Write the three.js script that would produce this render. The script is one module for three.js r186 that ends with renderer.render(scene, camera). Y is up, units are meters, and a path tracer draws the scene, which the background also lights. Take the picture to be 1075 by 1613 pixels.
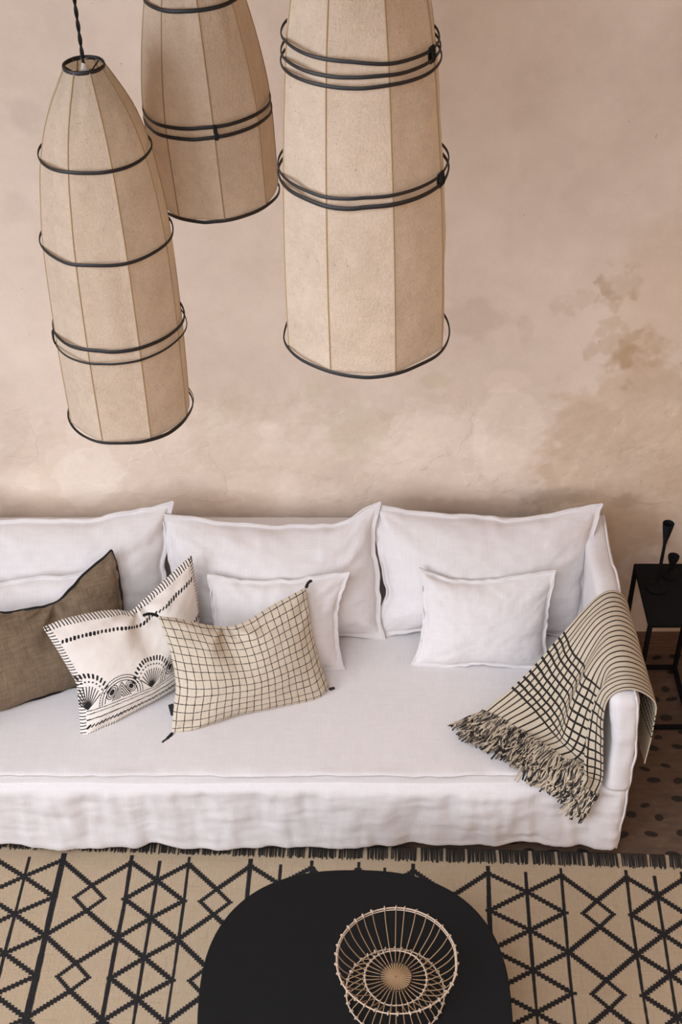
import * as THREE from 'three';
import { RectAreaLightUniformsLib } from 'three/addons/lights/RectAreaLightUniformsLib.js';
import { mergeGeometries, mergeVertices } from 'three/addons/utils/BufferGeometryUtils.js';
import { RoundedBoxGeometry } from 'three/addons/geometries/RoundedBoxGeometry.js';

// ---------------------------------------------------------------- camera, sky, window light, exposure
const scene = new THREE.Scene();
const renderer = new THREE.WebGLRenderer({ antialias: true });
renderer.toneMapping = THREE.LinearToneMapping;
renderer.toneMappingExposure = 0.97;
renderer.shadowMap.enabled = true;
RectAreaLightUniformsLib.init();

const camera = new THREE.PerspectiveCamera(39.66, 1075 / 1613, 0.1, 40);
camera.position.set(0, 4.05, 4.05);
camera.rotation.set(THREE.MathUtils.degToRad(-39.4), 0, 0);
scene.add(camera);
scene.background = new THREE.Color(0xdfe6ee);

// daylight: two windows in the wall behind the camera, a large one in the left wall, a roof light
const WINDOWS = [
  { wall: 'front', a: -2.35, y: 2.30, w: 1.5, h: 2.3, power: 2.6, color: 0xebf1ff },
  { wall: 'front', a: 0.95, y: 3.85, w: 1.3, h: 1.5, power: 4.2, color: 0xebf1ff },
  { wall: 'left', a: 4.8, y: 2.9, w: 4.2, h: 3.4, power: 7.4, color: 0xebf1ff },
  { wall: 'ceiling', a: -1.2, y: 4.1, w: 2.6, h: 2.0, power: 9.5, color: 0xebf1ff },
];
const ROOM = { left: -3.9, right: 2.7, front: 8.2, top: 5.4, loft: 3.6, loftEdge: 2.2 };   // loft: underside and edge of the upper floor that the lamps hang from
for (const q of WINDOWS) {
  const l = new THREE.RectAreaLight(q.color, q.power, q.w, q.h);
  if (q.wall === 'front') { l.position.set(q.a, q.y, ROOM.front - 0.03); l.rotation.y = 0; }
  else if (q.wall === 'ceiling') { l.position.set(q.a, ROOM.top - 0.03, q.y); l.rotation.x = -Math.PI / 2; }
  else { l.position.set(ROOM.left + 0.03, q.y, q.a); l.rotation.y = -Math.PI / 2; }
  scene.add(l);
}

// ---------------------------------------------------------------- helpers
function rng(seed) { let s = seed >>> 0; return () => { s = (s + 0x6D2B79F5) | 0; let t = Math.imul(s ^ (s >>> 15), 1 | s); t = (t + Math.imul(t ^ (t >>> 7), 61 | t)) ^ t; return ((t ^ (t >>> 14)) >>> 0) / 4294967296; }; }
const TAB = new Float32Array(65536); { const r = rng(77); for (let i = 0; i < 65536; i++) TAB[i] = r(); }
const sm = (t) => t * t * (3 - 2 * t);
function vn(x, y) {                        // value noise -1..1
  const xi = Math.floor(x), yi = Math.floor(y), fx = sm(x - xi), fy = sm(y - yi);
  const h = (a, b) => TAB[((a & 255) << 8 | (b & 255))];
  const p = h(xi, yi), q = h(xi + 1, yi), r = h(xi, yi + 1), s = h(xi + 1, yi + 1);
  return (p + (q - p) * fx + (r - p) * fy + (p - q - r + s) * fx * fy) * 2 - 1;
}
function fbm(x, y, n = 4) { let v = 0, a = 0.5; for (let i = 0; i < n; i++) { v += a * vn(x, y); x = x * 2.03 + 17.3; y = y * 2.03 + 9.1; a *= 0.5; } return v; }
const ss = (a, b, x) => { const t = Math.min(1, Math.max(0, (x - a) / (b - a))); return t * t * (3 - 2 * t); };
const used = {};
function numbered(n) { const k = used[n] = (used[n] ?? -1) + 1; return k ? `${n}_${String(k).padStart(3, '0')}` : n; }
function thing(name, label, category, pos = [0, 0, 0], group) {
  const o = new THREE.Group(); o.name = numbered(name); o.position.set(...pos); scene.add(o);
  o.userData = { label, category }; if (group) o.userData.group = group; return o;
}
function mesh(name, geo, mat, parent) { const m = new THREE.Mesh(geo, mat); m.name = name; m.castShadow = m.receiveShadow = true; parent.add(m); return m; }
function wpart(name, geo, mat, parent) { geo.translate(-parent.position.x, -parent.position.y, -parent.position.z); return mesh(name, geo, mat, parent); }   // geometry given in room coordinates
function struct(name, geo, mat, label) { const m = mesh(name, geo, mat, scene); m.userData = { kind: 'structure' }; if (label) m.userData.label = label; return m; }
function box(x0, x1, y0, y1, z0, z1) { const g = new THREE.BoxGeometry(x1 - x0, y1 - y0, z1 - z0); g.translate((x0 + x1) / 2, (y0 + y1) / 2, (z0 + z1) / 2); return g; }
function rbox(x0, x1, y0, y1, z0, z1, r = 0.004, s = 2) { const g = new RoundedBoxGeometry(x1 - x0, y1 - y0, z1 - z0, s, r); g.translate((x0 + x1) / 2, (y0 + y1) / 2, (z0 + z1) / 2); return g; }
const V = (x, y, z) => new THREE.Vector3(x, y, z);
function tube(pts, r, seg = 40, rad = 6, closed = false) { return new THREE.TubeGeometry(new THREE.CatmullRomCurve3(pts, closed, 'centripetal'), seg, r, rad, closed); }
function bare(g) { const o = g.index ? g.toNonIndexed() : g.clone(); for (const k of Object.keys(o.attributes)) if (!['position', 'normal', 'uv'].includes(k)) o.deleteAttribute(k); return o; }
function canvasTex(w, h, draw) { const c = document.createElement('canvas'); c.width = w; c.height = h; draw(c.getContext('2d'), w, h); const t = new THREE.CanvasTexture(c); t.colorSpace = THREE.SRGBColorSpace; t.magFilter = THREE.LinearFilter; t.wrapS = t.wrapT = THREE.RepeatWrapping; return t; }
function dataTex(w, h, f, srgb = true) {   // f(i, j, out[3]) with j = 0 at the bottom, values 0..255
  const d = new Uint8Array(w * h * 4), o = [0, 0, 0];
  for (let j = 0; j < h; j++) for (let i = 0; i < w; i++) { f(i, j, o); const k = (j * w + i) * 4; d[k] = Math.max(0, Math.min(255, o[0])); d[k + 1] = Math.max(0, Math.min(255, o[1])); d[k + 2] = Math.max(0, Math.min(255, o[2])); d[k + 3] = 255; }
  const t = new THREE.DataTexture(d, w, h); t.magFilter = THREE.LinearFilter; t.minFilter = THREE.LinearFilter; t.wrapS = t.wrapT = THREE.RepeatWrapping; if (srgb) t.colorSpace = THREE.SRGBColorSpace; t.needsUpdate = true; return t;
}
function rep(t, x, y) { const c = t.clone(); c.repeat.set(x, y); c.needsUpdate = true; return c; }
function col(c) { return new THREE.Color(c); }

// ---------------------------------------------------------------- materials
// woven linen relief, one tile = 6 cm
const weave = dataTex(256, 256, (i, j, o) => {
  const a = Math.sin(i / 256 * Math.PI * 2 * 40 + 1.2 * vn(i / 16, j / 64)) * Math.sin(j / 256 * Math.PI * 2 * 40 + 1.2 * vn(j / 16 + 9, i / 64));
  const v = 128 + 50 * a + 40 * vn(i / 3, j / 40) + 40 * vn(i / 40 + 5, j / 3 + 7); o[0] = o[1] = o[2] = v;
}, false);
const slub = dataTex(512, 512, (i, j, o) => { const v = 6 * vn(i / 2, j / 60) + 6 * vn(i / 60 + 3, j / 2 + 8) + 5 * fbm(i / 40, j / 40, 3); o[0] = 250 + 0.5 * v; o[1] = 249 + 0.5 * v; o[2] = 248 + 0.5 * v; });
const white = new THREE.MeshPhysicalMaterial({ color: col(0xe8e3e1), map: rep(slub, 3, 3), roughness: 0.95, bumpMap: rep(weave, 16, 16), bumpScale: 0.0003, sheen: 0.3, sheenColor: col(0xffffff), sheenRoughness: 0.6 });
const black = new THREE.MeshStandardMaterial({ color: col(0x1b1a1a), roughness: 0.75 });
const thread = new THREE.MeshStandardMaterial({ color: col(0x181615), roughness: 0.95 });
const ink = '#1d1a19';

// ---------------------------------------------------------------- room
// plaster: 3.2 m x 3.2 m of wall, patched and stained as the photograph shows
const WALLPX = 2048, WM = 3.2;
const blob = (x, y, cx, cy, rx, ry, soft, wob, n) => { const dx = (x - cx) / rx, dy = (y - cy) / ry; const d = Math.sqrt(dx * dx + dy * dy) + wob * n; return 1 - ss(1 - soft, 1 + soft, d); };
const plaster = dataTex(WALLPX, WALLPX, (i, j, o) => {
  const x = i / WALLPX * WM - WM / 2, y = j / WALLPX * WM;
  const n1 = fbm(x * 2.1 + 40, y * 2.1 + 7, 5), n2 = fbm(x * 7 + 3, y * 7 + 31, 4), n3 = fbm(x * 30 + 11, y * 30 + 5, 3), n4 = vn(x * 260, y * 260);
  let r = 229, g = 210, b = 191; const nw = n2 + 0.6 * n3 + 0.5 * n1;
  const add = (m, dr, dg, db) => { r += m * dr; g += m * dg; b += m * db; };
  add(n1, 11, 11, 11); add(n2, 6, 7, 7); add(n3, 4, 4, 4); add(n4, 1.6, 1.6, 1.6);
  // worn, re-plastered lower zone with hard-edged patches
  const low = 1 - ss(1.18, 1.30, y + 0.06 * n1 + 0.03 * n2);
  const p1 = ss(0.02, 0.10, n1 + 0.5 * n2) * low; add(p1, 4, 4, 4);
  const p2 = ss(0.0, 0.05, fbm(x * 3.3 + 90, y * 3.3 + 12, 5) - 0.12) * low; add(p2, -3, -4, -5);
  const p3 = ss(0.0, 0.04, fbm(x * 4.6 + 5, y * 4.6 + 55, 5) - 0.16) * low; add(p3, 4, 5, 5);
  add(blob(x, y, 1.016, 0.977, 0.284, 0.457, 0.16, 0.45, nw), -10, -14, -20);
  add(blob(x, y, 0.896, 1.509, 0.098, 0.182, 0.14, 1.1, nw), -10, -12, -15);
  add(blob(x, y, 0.918, 1.667, 0.079, 0.071, 0.2, 1.6, nw), -8, -9, -10);
  add(blob(x, y, 0.788, 1.627, 0.075, 0.053, 0.3, 1.6, nw), -7, -8, -9);
  add(blob(x, y, 1.010, 1.447, 0.077, 0.085, 0.2, 0.9, nw), -7, -9, -11);
  add(blob(x, y, 1.051, 1.607, 0.167, 0.257, 0.5, 0.3, nw), -6, -9, -13);
  add(blob(x, y, 0.426, 1.559, 0.101, 0.039, 0.6, 1.3, nw), -8, -9, -10);
  add(blob(x, y, 0.618, 1.509, 0.025, 0.044, 0.4, 1.2, nw), -5, -6, -7);
  add(blob(x, y, 0.572, 1.305, 0.065, 0.037, 0.3, 0.6, nw), 8, 7, 6);
  add(blob(x, y, 0.590, 1.062, 0.148, 0.180, 0.1, 0.35, nw), 9, 10, 10);
  add(blob(x, y, 0.233, 0.977, 0.159, 0.140, 0.3, 0.6, nw), 8, 8, 8);
  add(blob(x, y, -0.202, 0.832, 0.079, 0.105, 0.6, 0.9, nw), 12, 14, 15);
  add(blob(x, y, -0.267, 1.095, 0.058, 0.044, 0.5, 0.9, nw), 8, 9, 9);
  add(blob(x, y, -0.093, 1.266, 0.039, 0.032, 0.3, 0.6, nw), -5, -3, -8);
  add(blob(x, y, -0.912, 0.891, 0.138, 0.149, 0.12, 0.35, nw), 9, 12, 14);
  add(blob(x, y, -1.148, 0.847, 0.138, 0.087, 0.4, 0.7, nw), 8, 8, 7);
  add(blob(x, y, 0.051, 1.062, 0.112, 0.110, 0.3, 0.7, nw), -6, -5, -8);
  add(blob(x, y, 0.332, 1.305, 0.048, 0.031, 0.3, 0.6, nw), -6, -4, -9);
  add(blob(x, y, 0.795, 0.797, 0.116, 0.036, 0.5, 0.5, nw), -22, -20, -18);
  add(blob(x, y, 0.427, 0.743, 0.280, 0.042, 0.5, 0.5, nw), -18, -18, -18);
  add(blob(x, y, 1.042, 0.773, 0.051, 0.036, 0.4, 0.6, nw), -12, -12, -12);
  add(blob(x, y, -0.948, 2.268, 0.050, 0.060, 0.5, 0.6, nw), -8, -8, -7);
  add(blob(x, y, -1.032, 1.953, 0.080, 0.065, 0.5, 0.6, nw), -7, -7, -7);
  add(blob(x, y, -0.461, 1.145, 0.178, 0.081, 0.4, 0.7, nw), -5, -4, -6);
  // hairline scratches left by the trowel
  const cr = Math.abs(fbm(x * 3 + 60, y * 14 + 3, 4)); add(ss(0.012, 0.0, cr) * low, 8, 8, 8);
  const sp = vn(x * 45 + 7, y * 45 + 90); add(ss(0.975, 0.99, sp), -40, -38, -36);
  o[0] = r; o[1] = g; o[2] = b;
});
plaster.wrapS = plaster.wrapT = THREE.MirroredRepeatWrapping;
const plasterBump = dataTex(1024, 1024, (i, j, o) => {
  const x = i / 1024 * WM, y = j / 1024 * WM; const low = 1 - ss(1.1, 1.4, y);
  const v = 128 + 70 * fbm(x * 5, y * 5, 5) + (12 + 34 * low) * fbm(x * 26 + 4, y * 34, 4) + 30 * low * ss(0.0, 0.03, fbm(x * 4.6 + 5, y * 4.6 + 55, 5) - 0.16); o[0] = o[1] = o[2] = v;
}, false);
plasterBump.wrapS = plasterBump.wrapT = THREE.MirroredRepeatWrapping;
const wallMat = new THREE.MeshStandardMaterial({ map: plaster, bumpMap: plasterBump, bumpScale: 0.009, roughness: 0.95 });
const plainWall = new THREE.MeshStandardMaterial({ color: col(0xc6beb6), roughness: 0.95 });
const ceilMat = new THREE.MeshStandardMaterial({ color: col(0xc8c1b8), roughness: 0.95 });
{
  const g = box(ROOM.left - 0.2, ROOM.right + 0.2, -0.2, ROOM.top + 0.2, -0.2, 0), p = g.attributes.position, u = g.attributes.uv;
  for (let i = 0; i < p.count; i++) u.setXY(i, (p.getX(i) + WM / 2) / WM, p.getY(i) / WM);
  struct('wall_back', g, wallMat);
}
const holes = (name, along0, along1, list, place) => {          // a wall with rectangular window openings
  const s = new THREE.Shape([[along0, -0.2], [along1, -0.2], [along1, ROOM.top + 0.2], [along0, ROOM.top + 0.2]].map((q) => new THREE.Vector2(...q)));
  for (const q of list) s.holes.push(new THREE.Path([[q.a - q.w / 2, q.y - q.h / 2], [q.a - q.w / 2, q.y + q.h / 2], [q.a + q.w / 2, q.y + q.h / 2], [q.a + q.w / 2, q.y - q.h / 2]].map((w) => new THREE.Vector2(...w))));
  const g = new THREE.ExtrudeGeometry(s, { depth: 0.25, bevelEnabled: false }); place(g); struct(name, g, plainWall);
};
holes('wall_front', ROOM.left - 0.25, ROOM.right + 0.2, WINDOWS.filter((q) => q.wall === 'front'), (g) => g.translate(0, 0, ROOM.front));
holes('wall_left', 0, ROOM.front, WINDOWS.filter((q) => q.wall === 'left'), (g) => { g.rotateY(-Math.PI / 2); g.translate(ROOM.left, 0, 0); });
struct('wall_right', box(ROOM.right, ROOM.right + 0.2, -0.2, ROOM.top + 0.2, 0, ROOM.front), new THREE.MeshStandardMaterial({ color: col(0xc29a74), roughness: 0.95 }));
{
  const s = new THREE.Shape([[ROOM.left, 0], [ROOM.right, 0], [ROOM.right, ROOM.front], [ROOM.left, ROOM.front]].map((q) => new THREE.Vector2(...q)));
  for (const q of WINDOWS.filter((w) => w.wall === 'ceiling')) s.holes.push(new THREE.Path([[q.a - q.w / 2, q.y - q.h / 2], [q.a - q.w / 2, q.y + q.h / 2], [q.a + q.w / 2, q.y + q.h / 2], [q.a + q.w / 2, q.y - q.h / 2]].map((w) => new THREE.Vector2(...w))));
  const g = new THREE.ExtrudeGeometry(s, { depth: 0.25, bevelEnabled: false }); g.rotateX(Math.PI / 2); g.translate(0, ROOM.top + 0.25, 0); struct('ceiling', g, ceilMat);
}
{ const g = box(ROOM.left, ROOM.right, 0, 0.11, 0, 0.018), grain = dataTex(512, 128, (i, j, o) => { const v = 26 * fbm(i / 60, j / 3, 4) + 14 * vn(i / 12, j / 1.5); o[0] = 112 + v; o[1] = 84 + v; o[2] = 64 + v; }); struct('baseboard_back', g, new THREE.MeshStandardMaterial({ map: rep(grain, 5, 1), roughness: 0.7 })); }
struct('ceiling_loft', box(ROOM.left, ROOM.right, ROOM.loft, ROOM.loft + 0.22, 0, ROOM.loftEdge), ceilMat);
// window joinery
{
  const glass = new THREE.MeshPhysicalMaterial({ color: 0xffffff, transmission: 1, thickness: 0, roughness: 0.05, ior: 1.5 });
  const wood = new THREE.MeshStandardMaterial({ color: col(0x3a332e), roughness: 0.6 });
  WINDOWS.forEach((q, k) => {
    const t = 0.05, parts = [];
    const bar = (x0, x1, y0, y1) => parts.push(bare(box(x0, x1, y0, y1, 0.10, 0.15)));
    const x0 = -q.w / 2, x1 = q.w / 2, y0 = -q.h / 2, y1 = q.h / 2;
    bar(x0, x0 + t, y0, y1); bar(x1 - t, x1, y0, y1); bar(x0 + t, x1 - t, y0, y0 + t); bar(x0 + t, x1 - t, y1 - t, y1); bar(-t / 2, t / 2, y0 + t, y1 - t); bar(x0 + t, -t / 2, -t / 2, t / 2); bar(t / 2, x1 - t, -t / 2, t / 2);
    const w = struct(`window_${k + 1}`, mergeGeometries(parts), wood);
    mesh('pane', box(x0 + t, -t / 2, y0 + t, -t / 2, 0.122, 0.128), glass, w); mesh('pane', box(t / 2, x1 - t, y0 + t, -t / 2, 0.122, 0.128), glass, w);
    mesh('pane', box(x0 + t, -t / 2, t / 2, y1 - t, 0.122, 0.128), glass, w); mesh('pane', box(t / 2, x1 - t, t / 2, y1 - t, 0.122, 0.128), glass, w);
    if (q.wall === 'front') w.position.set(q.a, q.y, ROOM.front); else if (q.wall === 'ceiling') { w.position.set(q.a, ROOM.top, q.y); w.rotation.x = -Math.PI / 2; } else { w.position.set(ROOM.left, q.y, q.a); w.rotation.y = -Math.PI / 2; }
  });
}
// dark cement floor with rows of black oval spots, 1.2 m tile
const floorTex = canvasTex(1024, 1024, (c, w, h) => {
  const r = rng(5); c.fillStyle = '#5d493b'; c.fillRect(0, 0, w, h);
  for (let k = 0; k < 2600; k++) { const s = r(); c.fillStyle = s < 0.5 ? 'rgba(50,38,30,0.10)' : 'rgba(150,125,105,0.08)'; c.beginPath(); c.ellipse(r() * w, r() * h, 4 + r() * 40, 2 + r() * 10, 0, 0, 7); c.fill(); }
  for (let j = 0; j < 15; j++) for (let i = 0; i < 12; i++) {
    const x = (i + 0.5 + (j % 2) * 0.5 + (r() - 0.5) * 0.5) / 12 * w, y = (j + 0.5 + (r() - 0.5) * 0.5) / 15 * h, a = 13 + r() * 9, b = 8 + r() * 7;
    c.fillStyle = 'rgba(28,22,20,0.92)';
    for (const ox of [-w, 0, w]) { c.beginPath(); c.ellipse(x + ox, y, a, b, (r() - 0.5) * 0.8, 0, 7); c.fill(); }
  }
});
const floorMat = new THREE.MeshStandardMaterial({ map: floorTex, roughness: 0.6 });
{
  const g = box(ROOM.left, ROOM.right, -0.2, 0, 0, ROOM.front), p = g.attributes.position, u = g.attributes.uv;
  for (let i = 0; i < p.count; i++) u.setXY(i, p.getX(i) / 1.2, p.getZ(i) / 1.2);
  struct('floor', g, floorMat, 'brown floor with rows of dark oval spots');
}

// ---------------------------------------------------------------- soft upholstery shapes
function softBox(x0, x1, y0, y1, z0, z1, r, cell, disp) {      // rounded, subdivided, displaced along its normals; uv in metres
  const w = x1 - x0, h = y1 - y0, d = z1 - z0, n = (q) => Math.max(2, Math.round(q / cell));
  let g = new THREE.BoxGeometry(w, h, d, n(w), n(h), n(d));
  const P = g.attributes.position, N = g.attributes.normal, U = g.attributes.uv, a = V(0, 0, 0), b = V(0, 0, 0), out = [];
  for (let i = 0; i < P.count; i++) {
    a.fromBufferAttribute(P, i); const fx = Math.abs(N.getX(i)), fy = Math.abs(N.getY(i));
    b.set(THREE.MathUtils.clamp(a.x, -w / 2 + r, w / 2 - r), THREE.MathUtils.clamp(a.y, -h / 2 + r, h / 2 - r), THREE.MathUtils.clamp(a.z, -d / 2 + r, d / 2 - r));
    const e = a.clone().sub(b); if (e.lengthSq() > 1e-12) e.normalize();
    a.copy(b).addScaledVector(e, r);
    a.x += (x0 + x1) / 2; a.y += (y0 + y1) / 2; a.z += (z0 + z1) / 2;
    if (fx > 0.5) U.setXY(i, a.z, a.y); else if (fy > 0.5) U.setXY(i, a.x, a.z); else U.setXY(i, a.x, a.y);
    if (disp) disp(a, e);
    P.setXYZ(i, a.x, a.y, a.z);
  }
  // weld for smooth normals, keep uv
  const pos = g.clone(); pos.deleteAttribute('uv'); pos.deleteAttribute('normal'); const m = mergeVertices(pos, 1e-5); m.computeVertexNormals();
  const map = new Map(), mp = m.attributes.position, mn = m.attributes.normal; const key = (x, y, z) => `${Math.round(x * 2e4)},${Math.round(y * 2e4)},${Math.round(z * 2e4)}`;
  for (let i = 0; i < mp.count; i++) map.set(key(mp.getX(i), mp.getY(i), mp.getZ(i)), i);
  for (let i = 0; i < P.count; i++) { const k = map.get(key(P.getX(i), P.getY(i), P.getZ(i))); if (k !== undefined) N.setXYZ(i, mn.getX(k), mn.getY(k), mn.getZ(k)); }
  return g;
}

// ---------------------------------------------------------------- sofa
const SEAT = 0.43;
{
  const t = thing('sofa', 'long white slipcovered sofa against the plaster wall', 'sofa', [-0.27, 0, 0.55]);
  const hem = (x) => 0.044 + 0.030 * Math.exp(-(((x + 0.62) / 0.055) ** 2)) + 0.024 * Math.exp(-(((x - 0.64) / 0.07) ** 2)) + 0.006 * vn(x * 3.1, 4) + 0.003 * vn(x * 11, 8) + 0.016 * ss(0.93, 0.965, x);
  wpart('base', softBox(-1.5, 0.955, 0.05, 0.376, 0.1, 1.018, 0.034, 0.0105, (a, e) => {
    const k = (a.y - 0.05) / 0.326;
    const f = ss(0.9, 1.0, a.z) * ss(0.995, 0.85, k);
    a.z += f * (0.028 * fbm(a.x * 4.2 + 2, a.y * 1.8, 3) + 0.016 * fbm(a.x * 17 + 1 + 2 * a.y, a.y * 3.5, 3) - 0.004 * (1 - k) + 0.006 * fbm(a.x * 7 + 3 * a.y, a.y * 30 + 6, 3) + 0.01 * (1 - k) * vn(a.x * 5, 3));
    a.y = hem(a.x) + k * (0.376 - hem(a.x)) + (k > 0.95 ? 0.003 * vn(a.x * 6, 20) : 0);
  }), white, t);
  wpart('seat_mattress', softBox(-1.42, 0.862, 0.34, 0.420, 0.14, 0.99, 0.01, 0.014, (a, e) => { if (a.z > 0.96) a.z += 0.004 * fbm(a.x * 7, a.y * 12, 3); }), white, t);
  wpart('seat_top_panel', softBox(-1.425, 0.865, 0.4185, 0.43, 0.14, 1.0, 0.005, 0.012, (a, e) => {
    a.y += 0.003 * fbm(a.x * 1.6, a.z * 2.2, 3) * ss(0.4185, 0.426, a.y); if (a.z > 0.965) { const k = ss(0.965, 1.0, a.z); a.z += k * 0.009 * fbm(a.x * 8, 2, 4); a.y += k * (0.004 * vn(a.x * 12, 5) + 0.002 * vn(a.x * 33, 1)); }
  }), white, t);
  wpart('backrest', softBox(-1.46, 0.915, 0.2, 0.74, 0.03, 0.14, 0.03, 0.02, (a, e) => a.addScaledVector(e, 0.004 * fbm(a.x * 6, a.y * 6, 3))), white, t);
  for (const s of [1, -1]) {
    const mx = (x) => s > 0 ? x : -0.545 - x;
    const lump = (y, z) => 0.008 * fbm(y * 5 + 3, z * 5, 3) + 0.003 * fbm(y * 18, z * 14, 3);
    const g = softBox(Math.min(mx(0.868), mx(0.955)), Math.max(mx(0.868), mx(0.955)), 0.055, 0.79, 0.09, 1.02, 0.034, 0.013, (a, e) => {
      a.addScaledVector(e, lump(a.y, a.z)); const top = ss(0.55, 0.8, a.y); a.x -= s * 0.018 * top * ss(0.4, 1, a.z); a.y += top * (0.012 * vn(a.z * 7, 3) + 0.02 * ss(0.28, 0.12, a.z));
      a.z += 0.008 * fbm(a.y * 9, a.x * 20, 2) * ss(0.9, 1, a.z) - 0.035 * ss(0.38, 0.35, a.y) * ss(0.9, 1.0, a.z) - 0.03 * ss(0.6, 0.82, a.y) * ss(0.9, 1.02, a.z);
    });
    const arm = wpart('arm', g, white, t);
    // flanged seams: up the outer front corner and back along the outer top edge
    const seam = []; for (let i = 0; i <= 120; i++) {
      const q = i / 120; let x, y, z;
      if (q < 0.45) { const k = q / 0.45; y = 0.06 + 0.7 * k; z = 1.010 - 0.02 * ss(0.6, 0.82, y); x = 0.949 - 0.018 * ss(0.55, 0.8, y) * ss(0.4, 1, z); }
      else { const k = (q - 0.45) / 0.55; z = 0.99 - 0.87 * k; y = 0.792 + 0.012 * vn(z * 7, 3) + 0.02 * ss(0.28, 0.12, z); x = 0.942 - 0.018 * ss(0.4, 1, z); }
      seam.push(V(mx(x + 0.0035 * vn(q * 26, 4)), y + 0.0015 * vn(q * 40, 9), z + 0.003 * vn(q * 24, 14)));
    }
    arm.add(wpart('seam_flange', tube(seam, 0.0042, 360, 6), white, t));
  }
  for (const x of [-1.4, 0.85]) for (const z of [0.2, 0.9]) wpart('foot', rbox(x - 0.03, x + 0.03, 0, 0.07, z - 0.03, z + 0.03), black, t);
}

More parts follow.
